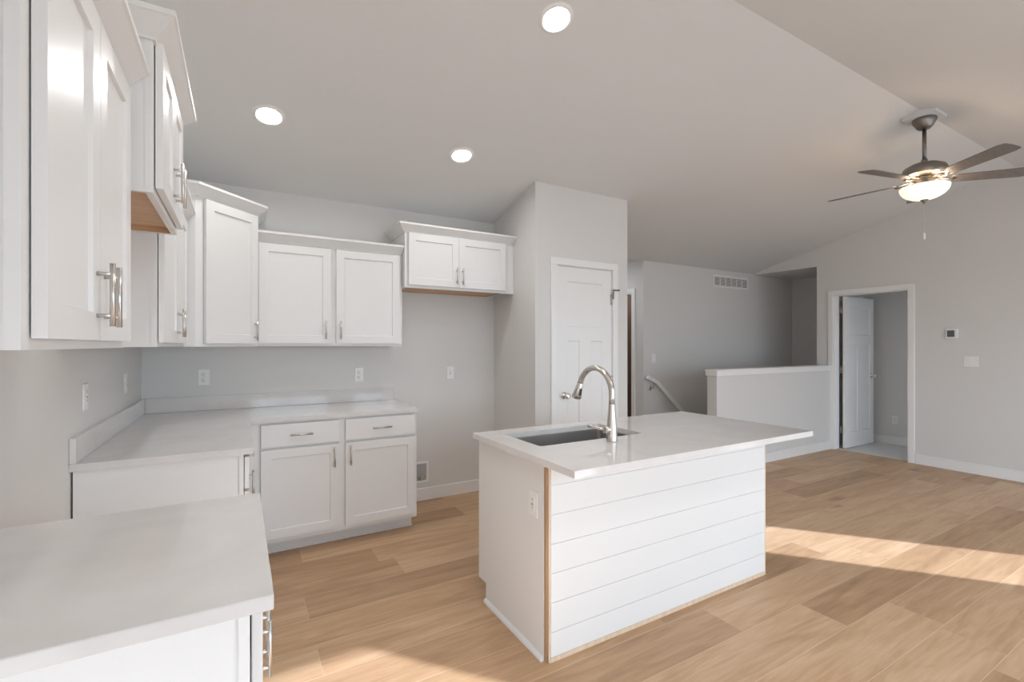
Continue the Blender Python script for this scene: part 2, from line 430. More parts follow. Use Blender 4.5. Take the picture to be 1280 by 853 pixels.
ld = bpy.data.lights.new('sky_portal', 'AREA'); ld.shape = 'RECTANGLE'; ld.size = 0.52; ld.size_y = 1.0; ld.cycles.is_portal = True
lo = bpy.data.objects.new('sky_portal', ld); COL.objects.link(lo); lo.location = (7.36, 0.58, 1.45); lo.rotation_euler = (PI / 2, 0, 0)
b = nb(); box(b, 7.10, 0.62, 0.95, 7.12, 0.70, 1.95); box(b, 7.60, 0.62, 0.95, 7.62, 0.70, 1.95); box(b, 7.12, 0.62, 0.95, 7.60, 0.70, 0.97); box(b, 7.12, 0.62, 1.93, 7.60, 0.70, 1.95)
struct('window_5', b, TRIM, 'window of the room behind the open door', 'window')
# stairwell below the floor
b = nb()
for k in range(11):
    box(b, 4.66 + 0.27 * k, 3.40, -2.6, 4.66 + 0.27 * (k + 1) + (0.0 if k < 10 else 1.0), SY, -0.18 * (k + 1))
box(b, 4.62, 3.40, -2.6, 4.66, SY, 0.0)
struct('floor_stairs', b, STAIR, 'carpeted stairs going down behind the half wall', 'stairs')
# half wall with cap
b = nb(); box(b, 4.472, 3.28, 0, XG, 3.40, 1.055); box(b, 4.66, 3.385, -2.6, XG + T, 3.40, 0)
struct('wall_half', b, WALL, 'low half wall guarding the stairs', 'wall')
b = nb()
box(b, 4.452, 3.26, 1.093, XG, 3.42, 1.112, 0.003)
box(b, 4.459, 3.267, 1.043, XG, 3.413, 1.093, 0.002)
struct('trim_1', b, TRIM, 'white cap along the top of the half wall', 'trim')

# baseboards
def baseboard(name, segs, label, h=0.108, t=0.014):
    bm = nb()
    for (x0, y0, x1, y1) in segs:
        box(bm, x0, y0, 0, x1, y1, h - 0.012, 0.0); 
        dx, dy = x1 - x0, y1 - y0
        box(bm, x0, y0, h - 0.012, x1, y1, h, 0.004)
    struct(name, bm, TRIM, label, 'baseboard')
baseboard('baseboard_back', [(1.15, YW - 0.014, PX0 - 0.014, YW)], 'white baseboard under the fridge gap wall')
baseboard('baseboard_pantry', [(PX0 - 0.014, PY - 0.014, PX0, YW), (PX0, PY - 0.014, 2.284, PY), (3.046, PY - 0.014, PX1, PY)], 'white baseboard around the pantry corner')
baseboard('baseboard_half', [(4.472, 3.266, XG - 0.014, 3.28)], 'white baseboard along the half wall')
baseboard('baseboard_right', [(XG - 0.014, YF, XG, 2.368)], 'white baseboard right of the open door')
baseboard('baseboard_left', [(XW, 1.70, XW + 0.014, 2.45)], 'white baseboard in the range gap')
baseboard('baseboard_bedroom', [(7.846, 0.7, 7.86, 3.33)], 'white baseboard in the room behind the door')
baseboard('baseboard_hall', [(SX - 0.014, SY + T, SX, HD0 - 0.07)], 'white baseboard in the back hall')
baseboard('baseboard_closet', [(5.486, SY + T, 5.5, 5.4)], 'baseboard beyond the hall doorway')

# ------------------------------------------------------------------ doors
def casing_bm(a0, a1, zt, w=0.062, t=0.017):
    """casing around an opening in the local xz plane, front at y=-t"""
    bm = nb()
    box(bm, a0 - w, -t, 0, a0, 0, zt, 0.003); box(bm, a1, -t, 0, a1 + w, 0, zt, 0.003)
    box(bm, a0 - w, -t, zt, a1 + w, 0, zt + w, 0.003)
    return bm
def jamb_bm(a0, a1, zt, d, t=0.012):
    bm = nb()
    box(bm, a0, 0, 0, a0 + t, d, zt); box(bm, a1 - t, 0, 0, a1, d, zt); box(bm, a0 + t, 0, zt - t, a1 - t, d, zt)
    return bm
def craftsman(bm, w, h, t=0.035, x0=0.0, z0=0.0):
    s = 0.105
    panelled(bm, x0, z0, x0 + w, z0 + h, t,
             [(x0 + s, z0 + h * 0.745, x0 + w - s, z0 + h - 0.125),
              (x0 + s, z0 + 0.20, x0 + w / 2 - 0.062, z0 + h * 0.687),
              (x0 + w / 2 + 0.062, z0 + 0.20, x0 + w - s, z0 + h * 0.687)], 0.009, 0.010, both=True)
def knob_bm(sgn=-1):
    bm = nb(); R = Matrix.Rotation(PI / 2 if sgn < 0 else -PI / 2, 3, 'X')
    lathe(bm, [(0.0, 0), (0.031, 0), (0.031, 0.004), (0.026, 0.009), (0.011, 0.012), (0.010, 0.03), (0.016, 0.036), (0.025, 0.044), (0.0275, 0.054), (0.025, 0.064), (0.016, 0.070), (0.0, 0.071)], 28, mat=R)
    return bm
def hinge_bm():
    bm = nb()
    box(bm, -0.014, -0.004, -0.045, 0.014, 0, 0.045, 0.001)
    tube(bm, [(0, -0.007, -0.05), (0, -0.007, 0.05)], 0.007, 10)
    return bm
# pantry door
d1 = thing('door_1', 'white three panel pantry door, closed, with round chrome knob', 'door', (0, PY, 0), kind='structure')
obj('casing', casing_bm(PD0 - 0.005, PD1 + 0.005, PDZ + 0.005), TRIM, d1); obj('jamb', jamb_bm(PD0 - 0.012, PD1 + 0.012, PDZ + 0.012, T), TRIM, d1)
b = nb(); craftsman(b, PD1 - PD0 - 0.006, PDZ - 0.012, x0=0, z0=0)
sl = obj('door_slab', b, TRIM, d1); sl.location = (PD0 + 0.003, 0.036, 0.009)
k = obj('knob', knob_bm(-1), CHROME, d1, label='polished chrome knob'); k.location = (2.428, 0.001, 0.945)
for z in (0.25, 1.05, 1.80):
    h = obj('hinge', hinge_bm(), NICKEL, d1); h.location = (PD1 - 0.004, 0.003, z)
b = nb(); box(b, 2.967, -0.030, 1.805, 2.977, -0.018, 1.888, 0.002); box(b, 2.967, -0.030, 1.880, 3.028, -0.018, 1.893, 0.002); tube(b, [(3.03, -0.024, 1.8875), (3.043, -0.024, 1.8875)], 0.009, 10)
obj('door_stop', b, FANM, d1, label='dark metal hinge stop at the upper right')
# bedroom door: casing on the gable wall, slab open into the room beyond
d2 = thing('door_2', 'white three panel door standing open in the right wall', 'door', (XG, DY1, 0), -PI / 2, kind='structure')
W2 = DY1 - DY0
obj('casing', casing_bm(0, W2, DZ), TRIM, d2); obj('jamb', jamb_bm(0, W2, DZ, T), TRIM, d2)
b = nb(); craftsman(b, 0.77, 2.015)
sl = obj('door_slab', b, TRIM, d2); sl.location = (0.049, 0.135, 0.012); sl.rotation_euler = (0, 0, PI / 2)
for z in (0.25, 1.05, 1.85):
    h = obj('hinge', hinge_bm(), FANM, d2); h.location = (0.030, 0.125, z); h.rotation_euler = (0, 0, 0.3)
kb = knob_bm(-1); k = obj('knob', kb, CHROME, d2, label='dark chrome knob'); k.location = (0.049 + 0.035, 0.135 + 0.70, 0.95); k.rotation_euler = (0, 0, PI / 2)
# hall doorway: casing only
d3 = thing('door_3', 'white door casing of the dark doorway behind the pantry', 'door', (SX, HD1, 0), -PI / 2, kind='structure')
W3 = HD1 - HD0
obj('casing', casing_bm(0, W3, HDZ), TRIM, d3); obj('jamb', jamb_bm(0, W3, HDZ, T), TRIM, d3)

# ------------------------------------------------------------------ cabinet kit (local: x = width, front face at y = 0 looking to -y)
DT, DG = 0.019, 0.003
def handle_v(x, zc, ln=0.135, rot=False):
    bm = nb(); y0 = -DT - DG; y1 = y0 - 0.026
    if not rot:
        tube(bm, [(x, y1, zc - ln / 2), (x, y1, zc + ln / 2)], 0.0055, 12)
        for s in (-1, 1): tube(bm, [(x, y0, zc + s * ln * 0.33), (x, y1, zc + s * ln * 0.33)], 0.0045, 10)
    else:
        tube(bm, [(x - ln / 2, y1, zc), (x + ln / 2, y1, zc)], 0.006, 12)
        for s in (-1, 1): tube(bm, [(x + s * ln * 0.33, y0, zc), (x + s * ln * 0.33, y1, zc)], 0.0045, 10)
    return bm
def door(parent, x0, z0, x1, z1, hx=None, hz=None, rail=0.057):
    bm = nb(); panelled(bm, 0, 0, x1 - x0, z1 - z0, DT, [(rail, rail, x1 - x0 - rail, z1 - z0 - rail)], 0.008, 0.003)
    d = obj('door', bm, WHITE, parent); d.location = (x0, -DG, z0)
    if hx is not None:
        h = obj('handle', handle_v(hx - x0, hz - z0), NICKEL, d, label='brushed nickel bar handle'); h.location = (0, DG, 0)
    return d
def drawer(parent, x0, z0, x1, z1, ln=0.135):
    bm = nb(); box(bm, 0, -DT, 0, x1 - x0, 0, z1 - z0, 0.002)
    d = obj('drawer', bm, WHITE, parent); d.location = (x0, -DG, z0)
    h = obj('handle', handle_v((x1 - x0) / 2, (z1 - z0) / 2, ln, True), NICKEL, d, label='brushed nickel bar handle'); h.location = (0, DG, 0)
    return d
CROWN = [(0, 0), (0.007, 0), (0.010, 0.007), (0.054, 0.052), (0.060, 0.055), (0.060, 0.070), (0, 0.070)]
def wall_body(parent, w, d, z0, z1, ply=False, ply_rec=0.02, inset=0.0015, mull=None):
    bm = nb(); i = inset
    box(bm, 0, 0, z0, 0.038, 0.019, z1); box(bm, w - 0.038, 0, z0, w, 0.019, z1)
    box(bm, 0.038, 0, z0, w - 0.038, 0.019, z0 + 0.038); box(bm, 0.038, 0, z1 - 0.038, w - 0.038, 0.019, z1)
    if mull: box(bm, mull[0], 0, z0 + 0.038, mull[1], 0.019, z1 - 0.038)
    box(bm, i, 0.019, z0, 0.016, d, z1); box(bm, w - 0.016, 0.019, z0, w - i, d, z1)
    box(bm, 0.016, 0.019, z1 - 0.012, w - 0.016, d, z1); box(bm, 0.016, d - 0.012, z0 + 0.03, w - 0.016, d, z1 - 0.012)
    if not ply: box(bm, 0.016, 0.019, z0, w - 0.016, d - 0.012, z0 + 0.012)
    obj('body', bm, WHITE, parent)
    if ply:
        bm = nb(); box(bm, 0.017, 0.020, z0 + ply_rec, w - 0.017, d - 0.013, z0 + ply_rec + 0.006)
        box(bm, 0.017, d - 0.030, z0 + 0.001, w - 0.017, d - 0.013, z0 + ply_rec)
        box(bm, 0.017, 0.0195, z0 + 0.001, 0.020, d - 0.030, z0 + ply_rec); box(bm, w - 0.020, 0.0195, z0 + 0.001, w - 0.017, d - 0.030, z0 + ply_rec)
        obj('bottom_panel', bm, PLY, parent, label='bare tan plywood underside')
def crown(parent, path, z, origin, rz):
    """path in world xy; stored in the parent's local frame"""
    c, s = math.cos(-rz), math.sin(-rz); loc = []
    for (x, y) in path:
        dx, dy = x - origin[0], y - origin[1]; loc.append((dx * c - dy * s, dx * s + dy * c))
    bm = nb(); sweep(bm, loc, CROWN, z); obj('crown_molding', bm, WHITE, parent)

FX = -0.283                                             # face of the left wall cabinets
UZ0, UZ1 = 1.374, 2.134
# near wall cabinet
y0, y1 = 0.976, 1.690
c = thing('wall_cabinet', 'tall white two door wall cabinet nearest the camera, above the near counter', 'cabinet', (FX, y0, 0), PI / 2, 'white wall cabinets')
w = y1 - y0; wall_body(c, w, FX - XW - 0.001, UZ0, UZ1)
door(c, 0.030, UZ0 + 0.018, w / 2 - 0.0015, 2.090, w / 2 - 0.032, UZ0 + 0.115)
door(c, w / 2 + 0.0015, UZ0 + 0.018, w - 0.030, 2.090, w / 2 + 0.032, UZ0 + 0.115)
crown(c, [(XW, y0), (FX, y0), (FX, y1)], 2.102, (FX, y0), PI / 2)
# hood cabinet
HX, HZ0, HZ1 = -0.216, 1.822, 2.280
y0, y1 = 1.691, 2.304
c = thing('hood_cabinet', 'short deep white cabinet with tan plywood underside above the range gap', 'cabinet', (HX, y0, 0), PI / 2, 'white wall cabinets')
w = y1 - y0; wall_body(c, w, HX - XW - 0.001, HZ0, HZ1, True)
door(c, 0.022, HZ0 + 0.020, w / 2 - 0.0015, 2.268, w / 2 - 0.032, HZ0 + 0.115)
door(c, w / 2 + 0.0015, HZ0 + 0.020, w - 0.022, 2.268, w / 2 + 0.032, HZ0 + 0.115)
crown(c, [(XW + 0.002, y0), (HX, y0), (HX, y1), (XW + 0.002, y1)], 2.260, (HX, y0), PI / 2)
# wall cabinet between hood and corner
y0, y1 = 2.305, 3.338
c = thing('wall_cabinet', 'white two door wall cabinet between hood cabinet and angled corner cabinet', 'cabinet', (FX, y0, 0), PI / 2, 'white wall cabinets')
w = y1 - y0; wall_body(c, w, FX - XW - 0.001, UZ0, UZ1)
door(c, 0.030, UZ0 + 0.018, w / 2 - 0.0015, 2.090, w / 2 - 0.032, UZ0 + 0.115)
door(c, w / 2 + 0.0015, UZ0 + 0.018, w - 0.030, 2.090, w / 2 + 0.032, UZ0 + 0.115)
crown(c, [(FX, y0), (FX, y1)], 2.102, (FX, y0), PI / 2)
# angled corner cabinet
L = Vector((-0.226, 3.340)); R = Vector((0.110, 3.676)); ang = PI / 4
c = thing('corner_cabinet', 'tall white angled cabinet with one door in the corner of the walls', 'cabinet', (L.x, L.y, 0), ang, 'white wall cabinets')
def tol(p):
    d = Vector(p) - L; return (d.x * math.cos(-ang) - d.y * math.sin(-ang), d.x * math.sin(-ang) + d.y * math.cos(-ang))
b = nb()
prism(b, [tol(p) for p in ((XW + 0.001, 3.340), (L.x, L.y), (R.x, R.y), (R.x, YW - 0.001), (XW + 0.001, YW - 0.001))], UZ0 - 0.002, 2.285)
wd = (R - L).length
obj('body', b, WHITE, c)
door(c, 0.054, UZ0 + 0.018, wd - 0.020, 2.262, wd - 0.052, UZ0 + 0.105)
crown(c, [(XW + 0.002, 3.340), tuple(L), tuple(R), (R.x, YW - 0.002)], 2.268, L, ang)
# back wall pair
UY = 3.713; x0, x1 = 0.112, 1.132
c = thing('wall_cabinet', 'white two door wall cabinet on the back wall, left of the fridge gap', 'cabinet', (x0, UY, 0), 0, 'white wall cabinets')
w = x1 - x0; wall_body(c, w, YW - UY - 0.001, UZ0, UZ1, mull=(0.470, 0.523))
door(c, 0.004, UZ0 + 0.020, 0.478, 2.096, 0.440, UZ0 + 0.118)
door(c, 0.515, UZ0 + 0.020, w - 0.024, 2.096, 0.545, UZ0 + 0.118)
crown(c, [(x0, UY), (x1, UY)], 2.103, (x0, UY), 0)
# fridge cabinet
GY = 3.640; x0, x1 = 1.134, 2.130; GZ0, GZ1 = 1.840, 2.300
c = thing('fridge_cabinet', 'short white two door cabinet above the empty fridge gap', 'cabinet', (x0, GY, 0), 0, 'white wall cabinets')
w = x1 - x0; wb = 0.915; wall_body(c, wb, YW - GY - 0.001, GZ0, GZ1, True, 0.010)
b = nb(); box(b, wb + 0.001, 0, GZ0, w, 0.019, GZ1); obj('filler_strip', b, WHITE, c)
door(c, 0.026, GZ0 + 0.022, 0.4555, 2.275, 0.432, GZ0 + 0.115)
door(c, 0.4585, GZ0 + 0.022, 0.905, 2.275, 0.487, GZ0 + 0.115)
crown(c, [(x0, YW - 0.002), (x0, GY), (x1 + 0.002, GY)], 2.276, (x0, GY), 0)

# base cabinets
BZ = 0.884
def base_body(parent, w, d, toe=0.085):
    bm = nb()
    box(bm, 0, 0, 0.10, w, 0.019, BZ)
    box(bm, 0.005, 0.019, 0.10, w - 0.005, d, BZ)
    obj('body', bm, WHITE, parent)
    bm = nb(); box(bm, 0.006, toe, 0, w - 0.008, d - 0.01, 0.10)
    box(bm, 0.004, toe - 0.010, 0, w - 0.003, toe, 0.016, 0.003)
    obj('toe_kick', bm, WHITE, parent)
BX = 0.017
y0, y1 = 1.000, 1.680
c = thing('base_cabinet', 'white base cabinet under the near counter, drawer over two doors', 'cabinet', (BX, y0, 0), PI / 2, 'white base cabinets')
w = y1 - y0; base_body(c, w, BX - XW - 0.008)
drawer(c, 0.024, 0.722, w - 0.024, 0.868); door(c, 0.024, 0.130, w / 2 - 0.002, 0.708, w / 2 - 0.035, 0.63); door(c, w / 2 + 0.002, 0.130, w - 0.024, 0.708, w / 2 + 0.035, 0.63)
y0, y1 = 2.460, 3.396
c = thing('base_cabinet', 'white base cabinet right beyond the range gap, mostly hidden by the near counter', 'cabinet', (BX, y0, 0), PI / 2, 'white base cabinets')
w = y1 - y0; base_body(c, w, BX - XW - 0.008)
drawer(c, 0.018, 0.722, w - 0.07, 0.868); door(c, 0.018, 0.130, 0.43, 0.708, 0.395, 0.63); door(c, 0.434, 0.130, w - 0.07, 0.708, 0.47, 0.63)
BY = 3.3986; x0, x1 = 0.022, 1.148
c = thing('base_cabinet', 'white base cabinet on the back wall with two drawers over two doors', 'cabinet', (x0, BY, 0), 0, 'white base cabinets')
w = x1 - x0; base_body(c, w, YW - BY - 0.016, 0.100)
for (a, e, hx) in ((0.118, 0.592, 0.561), (0.634, 1.131, 0.666)):
    drawer(c, a - x0, 0.722, e - x0, 0.868); door(c, a - x0, 0.132, e - x0, 0.706, hx - x0, 0.622)
# countertops
ZC = 0.914
b = nb(); box(b, XW + 0.001, 0.984, BZ + 0.001, 0.056, 1.688, ZC, 0.002)
tag(obj('countertop', b, QUARTZ), 'polished white quartz countertop in the near left foreground', 'countertop', 'white quartz countertops')
ct = thing('countertop', 'L shaped white quartz countertop with low backsplash in the far corner', 'countertop', (0, 0, 0), 0, 'white quartz countertops')
b = nb(); prism(b, [(XW + 0.001, 2.4445), (0.056, 2.4445), (0.056, 3.368), (1.160, 3.368), (1.160, YW - 0.001), (XW + 0.001, YW - 0.001)], BZ + 0.001, ZC)
obj('slab', b, QUARTZ, ct)
b = nb(); box(b, XW + 0.001, 2.4445, ZC + 0.0005, XW + 0.021, YW - 0.001, ZC + 0.1016, 0.0015); box(b, XW + 0.022, YW - 0.021, ZC + 0.0005, 1.160, YW - 0.001, ZC + 0.1016, 0.0015)
obj('backsplash', b, QUARTZ, ct)

# ------------------------------------------------------------------ island
IZ = 0.903; IB = IZ - 0.030
ix0, ix1, iyf, iyb = 1.147, 2.742, 1.690, 2.338
isl = thing('kitchen_island', 'white kitchen island with shiplap front, bare wood corners, standing free on the floor', 'island', (0, 0, 0))
def notch(bm, xa, xb):
    prism(bm, [(iyf + 0.012, 0.0), (iyb - 0.085, 0.0), (iyb - 0.085, 0.10), (iyb, 0.10), (iyb, IB), (iyf + 0.012, IB)], xa, xb, 'x')
b = nb(); notch(b, ix0, ix0 + 0.018); obj('end_panel', b, WHITE, isl)
b = nb(); notch(b, ix1 - 0.016, ix1 - 0.004); obj('end_panel', b, WHITE, isl)
b = nb()
box(b, ix0 + 0.018, iyb - 0.019, 0.10, ix1 - 0.018, iyb, IB); box(b, ix0 + 0.018, iyb - 0.10, 0, ix1 - 0.018, iyb - 0.085, 0.10)
box(b, ix0 + 0.018, iyf + 0.03, 0.10, ix1 - 0.018, iyb - 0.02, 0.115); box(b, ix0 + 0.022, iyf + 0.012, 0.02, ix1 - 0.018, iyf + 0.03, IB)
obj('body', b, WHITE, isl)
b = nb(); sx0, sx1, syf = 1.168, 2.728, 1.674
zs = [0.022, 0.131, 0.259, 0.387, 0.515, 0.643, 0.771, IB]
for a, e in zip(zs, zs[1:]):
    box(b, sx0, syf, a + 0.0012, sx1, iyf, e - 0.0012, 0.0008)
box(b, sx0, syf + 0.004, 0.022, sx1, iyf, IB)
obj('shiplap_panel', b, WHITE, isl)
b = nb(); box(b, ix0 + 0.012, syf + 0.002, 0, sx0 - 0.0005, syf + 0.012, IB, 0.001); obj('corner_strip', b, RAW, isl, label='pale unpainted wood strip')
b = nb(); box(b, ix0 + 0.004, syf + 0.0125, 0, sx0 - 0.002, iyf + 0.0115, IB); obj('corner_stud', b, STUD, isl, label='bare brown wood stud')
b = nb(); box(b, sx1 + 0.0005, syf + 0.002, 0, ix1 - 0.001, iyf + 0.0115, IB, 0.001); obj('corner_strip', b, RAW, isl, label='pale unpainted wood strip')
b = nb(); box(b, sx0, syf + 0.001, 0, sx1, iyf, 0.0215); obj('bottom_strip', b, RAW, isl, label='pale unpainted wood strip along the floor')
b = nb(); prism(b, [(ix0, 0), (ix0 - 0.014, 0), (ix0 - 0.013, 0.010), (ix0 - 0.006, 0.020), (ix0, 0.022)], iyf + 0.012, iyb - 0.083, 'y'); obj('shoe_molding', b, WHITE, isl)
for (a, e) in ((ix0 + 0.04, ix0 + 0.40), (ix0 + 0.41, ix0 + 0.79), (ix0 + 0.80, ix0 + 1.18), (ix0 + 1.19, ix1 - 0.05)):
    bm = nb(); panelled(bm, 0, 0, e - a, 0.72, DT, [(0.057, 0.057, e - a - 0.057, 0.663)], 0.008, 0.003)
    d = obj('door', bm, WHITE, isl); d.location = (e, iyb + 0.003, 0.13); d.rotation_euler = (0, 0, PI)
    hm = nb(); y_ = -DT
    tube(hm, [(0.035, y_ - 0.031, 0.56), (0.035, y_ - 0.031, 0.69)], 0.006, 12)
    for zz in (0.58, 0.67): tube(hm, [(0.035, y_, zz), (0.035, y_ - 0.031, zz)], 0.0045, 10)
    obj('handle', hm, NICKEL, d)
# island top with sink cutout
tx0, tx1, ty0, ty1 = 1.099, 2.766, 1.418, 2.318
kx0, kx1, ky0, ky1 = 1.228, 1.895, 1.846, 2.205
def rrect(xa, ya, xb, yb, r, n=5):
    p = []
    for (cx, cy, a0) in ((xb - r, ya + r, -PI / 2), (xb - r, yb - r, 0), (xa + r, yb - r, PI / 2), (xa + r, ya + r, PI)):
        for i in range(n + 1):
            a = a0 + PI / 2 * i / n; p.append((cx + r * math.cos(a), cy + r * math.sin(a)))
    return p
def slab_hole(bm, outer, inner, z0, z1):
    for z, flip in ((z1, False), (z0, True)):
        vo = [bm.verts.new((x, y, z)) for x, y in outer]; vi = [bm.verts.new((x, y, z)) for x, y in inner]
        eds = [bm.edges.new((v[i], v[(i + 1) % len(v)])) for v in (vo, vi) for i in range(len(v))]
        bmesh.ops.triangle_fill(bm, use_beauty=True, use_dissolve=False, edges=eds)
    for loop in (outer, inner):
        n = len(loop)
        for i in range(n):
            p, q = loop[i], loop[(i + 1) % n]
            bm.faces.new([bm.verts.new(v) for v in ((p[0], p[1], z0), (q[0], q[1], z0), (q[0], q[1], z1), (p[0], p[1], z1))])
    bmesh.ops.remove_doubles(bm, verts=list(bm.verts), dist=1e-5)
    bmesh.ops.recalc_face_normals(bm, faces=list(bm.faces))
b = nb(); slab_hole(b, [(tx0, ty0), (tx1, ty0), (tx1, ty1), (tx0, ty1)], rrect(kx0, ky0, kx1, ky1, 0.018), IB + 0.001, IZ)
tag(obj('countertop', b, QUARTZ), 'polished white quartz island top with a sink cutout', 'countertop', 'white quartz countertops')
# sink
b = nb(); zb, zt = 0.66, IB
lo = rrect(kx0 - 0.006, ky0 - 0.006, kx1 + 0.006, ky1 + 0.006, 0.022); bt = rrect(kx0 + 0.002, ky0 + 0.002, kx1 - 0.002, ky1 - 0.002, 0.03); ou = rrect(kx0 - 0.025, ky0 - 0.025, kx1 + 0.025, ky1 + 0.025, 0.03)
R0 = [b.verts.new((x, y, zt)) for x, y in ou]; R1 = [b.verts.new((x, y, zt)) for x, y in lo]; R2 = [b.verts.new((x, y, zb + 0.012)) for x, y in lo]; R3 = [b.verts.new((x, y, zb)) for x, y in bt]
O1 = [b.verts.new((x, y, zt - 0.002)) for x, y in ou]; O2 = [b.verts.new((x, y, zt - 0.002)) for x, y in rrect(kx0 - 0.009, ky0 - 0.009, kx1 + 0.009, ky1 + 0.009, 0.025)]
O3 = [b.verts.new((v.co.x, v.co.y, zb - 0.003)) for v in O2]
for A, B in ((O1, R0), (R0, R1), (R1, R2), (R2, R3), (O1, O2), (O2, O3)):
    n = len(A)
    for i in range(n): b.faces.new((A[i], A[(i + 1) % n], B[(i + 1) % n], B[i]))
b.faces.new(R3); b.faces.new(O3)
bmesh.ops.recalc_face_normals(b, faces=list(b.faces))
sk = thing('sink', 'undermount stainless steel sink set into the island top', 'sink', (0, 0, 0))
obj('basin', b, SINKM, sk)
b = nb(); lathe(b, [(0, 0.004), (0.03, 0.004), (0.04, 0.007), (0.043, 0.004), (0.043, 0.0005)], 28, ((kx0 + kx1) / 2, (ky0 + ky1) / 2 + 0.06, zb)); obj('drain', b, CHROME, sk)
# faucet
fx, fy = 1.602, 1.768
fa = thing('faucet', 'brushed steel gooseneck pull down faucet standing beside the island sink', 'faucet', (fx, fy, IZ))
b = nb(); lathe(b, [(0, 0), (0.0285, 0), (0.0285, 0.004), (0.0265, 0.03), (0.025, 0.07), (0.0215, 0.11), (0.0175, 0.16), (0.0165, 0.183), (0.0165, 0.186), (0.0, 0.186)], 32)
obj('base', b, FAUCETM, fa)
b = nb(); pts = [(0, 0, 0.187), (0, 0, 0.215)]
ar = 0.128
for i in range(0, 17):
    a = math.radians(157) * i / 16; pts.append((0, ar - ar * math.cos(a), 0.232 + ar * math.sin(a)))
ex = Vector(pts[-1]); dr = Vector((0, math.sin(math.radians(157)), math.cos(math.radians(157)))); pts.append(tuple(ex + dr * 0.006))
tube(b, pts, 0.0150, 18); obj('gooseneck', b, FAUCETM, fa)
e0 = Vector(pts[-1]) + dr * 0.0005
b = nb(); tube(b, [e0, e0 + dr * 0.004, e0 + dr * 0.005, e0 + dr * 0.055, e0 + dr * 0.088, e0 + dr * 0.092], [0.0155, 0.0155, 0.0165, 0.0215, 0.0275, 0.0260], 24)
sh = obj('spray_head', b, FAUCETM, fa)
nrm = Vector((0, dr.z, -dr.y))
b = nb(); tube(b, [e0 + dr * 0.030 + nrm * 0.0185, e0 + dr * 0.066 + nrm * 0.0245], 0.007, 10); obj('spray_button', b, DARKPL, sh, label='black spray button')
b = nb(); tube(b, [(0, 0, 0.058), (-0.045, 0.006, 0.060)], [0.0195, 0.0180], 20); tube(b, [(-0.025, 0.010, 0.061), (-0.055, 0.030, 0.066), (-0.105, 0.060, 0.078)], [0.012, 0.0095, 0.0075], 14)
obj('lever', b, FAUCETM, fa)

# ------------------------------------------------------------------ electrical plates (local: plate on xz plane, front at -y)
def plate(name, label, cat, loc, rz, kind='outlet', w=0.070, h=0.115, gang=1, group=None):
    t = thing(name, label, cat, loc, rz, group)
    bm = nb(); box(bm, -w / 2, -0.006, -h / 2, w / 2, 0, h / 2, 0.002); obj('cover_plate', bm, PLASTIC, t)
    if kind == 'outlet':
        for s in (-1, 1):
            bm = nb(); lathe(bm, [(0, 0.009), (0.015, 0.009), (0.0165, 0.006)], 20, mat=Matrix.Rotation(PI / 2, 3, 'X'), c=(0, 0, s * 0.020)); r = obj('receptacle', bm, PLASTIC, t)
            bm = nb()
            for q in (-1, 1): box(bm, q * 0.006 - 0.0012, -0.0096, s * 0.020 - 0.001, q * 0.006 + 0.0012, -0.0089, s * 0.020 + 0.008)
            box(bm, -0.002, -0.0096, s * 0.020 - 0.010, 0.002, -0.0089, s * 0.020 - 0.006); obj('slots', bm, SLOTPL, r, label='grey slots')
    elif kind == 'decora':
        bm = nb(); box(bm, -0.0165, -0.009, -0.033, 0.0165, -0.006, 0.033, 0.001); r = obj('receptacle', bm, PLASTIC, t)
        bm = nb()
        for s in (-1, 1):
            for q in (-1, 1): box(bm, q * 0.006 - 0.0012, -0.0096, s * 0.018 - 0.001, q * 0.006 + 0.0012, -0.0089, s * 0.018 + 0.008)
        box(bm, -0.006, -0.0105, -0.004, 0.006, -0.009, 0.004); obj('slots', bm, SLOTPL, r, label='grey slots and buttons')
    else:
        for g in range(gang):
            gx = (g - (gang - 1) / 2) * 0.046
            bm = nb(); box(bm, gx - 0.0165, -0.0085, -0.033, gx + 0.0165, -0.006, 0.033, 0.001); r = obj('rocker', bm, PLASTIC, t)
    return t
plate('outlet', 'white outlet on the left wall above the range gap end of the backsplash', 'outlet', (XW, 2.662, 1.158), PI / 2, 'decora', group='white outlets')
plate('outlet', 'white outlet on the left wall close to the room corner', 'outlet', (XW, 3.487, 1.158), PI / 2, 'outlet', group='white outlets')
plate('outlet', 'white outlet on the back wall left, under the angled corner cabinet', 'outlet', (-0.220, YW, 1.151), 0, 'outlet', group='white outlets')
plate('outlet', 'white outlet on the back wall above the right end of the backsplash', 'outlet', (0.861, YW, 1.134), 0, 'outlet', group='white outlets')
plate('outlet', 'white outlet alone on the fridge gap wall under the fridge cabinet', 'outlet', (1.676, YW, 1.127), 0, 'decora', group='white outlets')
plate('outlet', 'white outlet on the left end panel of the island', 'outlet', (ix0, 1.778, 0.667), -PI / 2, 'decora', group='white outlets')
plate('outlet', 'white outlet low on the wall of the room behind the open door', 'outlet', (7.86, 2.955, 0.343), -PI / 2, 'outlet', group='white outlets')
plate('light_switch', 'white single switch on the stair wall above the handrail', 'switch', (4.667, SY, 1.211), 0, 'switch', group='white switches')
t = plate('light_switch', 'wide white switch plate on the right wall below the thermostat', 'switch', (XG, 1.885, 1.204), -PI / 2, 'switch', 0.118, 0.115, 2, 'white switches')
# thermostat
t = thing('thermostat', 'small white thermostat with grey screen on the right wall', 'thermostat', (XG, 2.040, 1.508), -PI / 2)
b = nb(); box(b, -0.050, -0.024, -0.052, 0.050, 0, 0.052, 0.005, 2); obj('housing', b, PLASTIC, t)
b = nb(); box(b, -0.038, -0.0255, -0.036, 0.026, -0.0242, 0.036); obj('screen', b, SCREEN, t, label='dark grey screen')
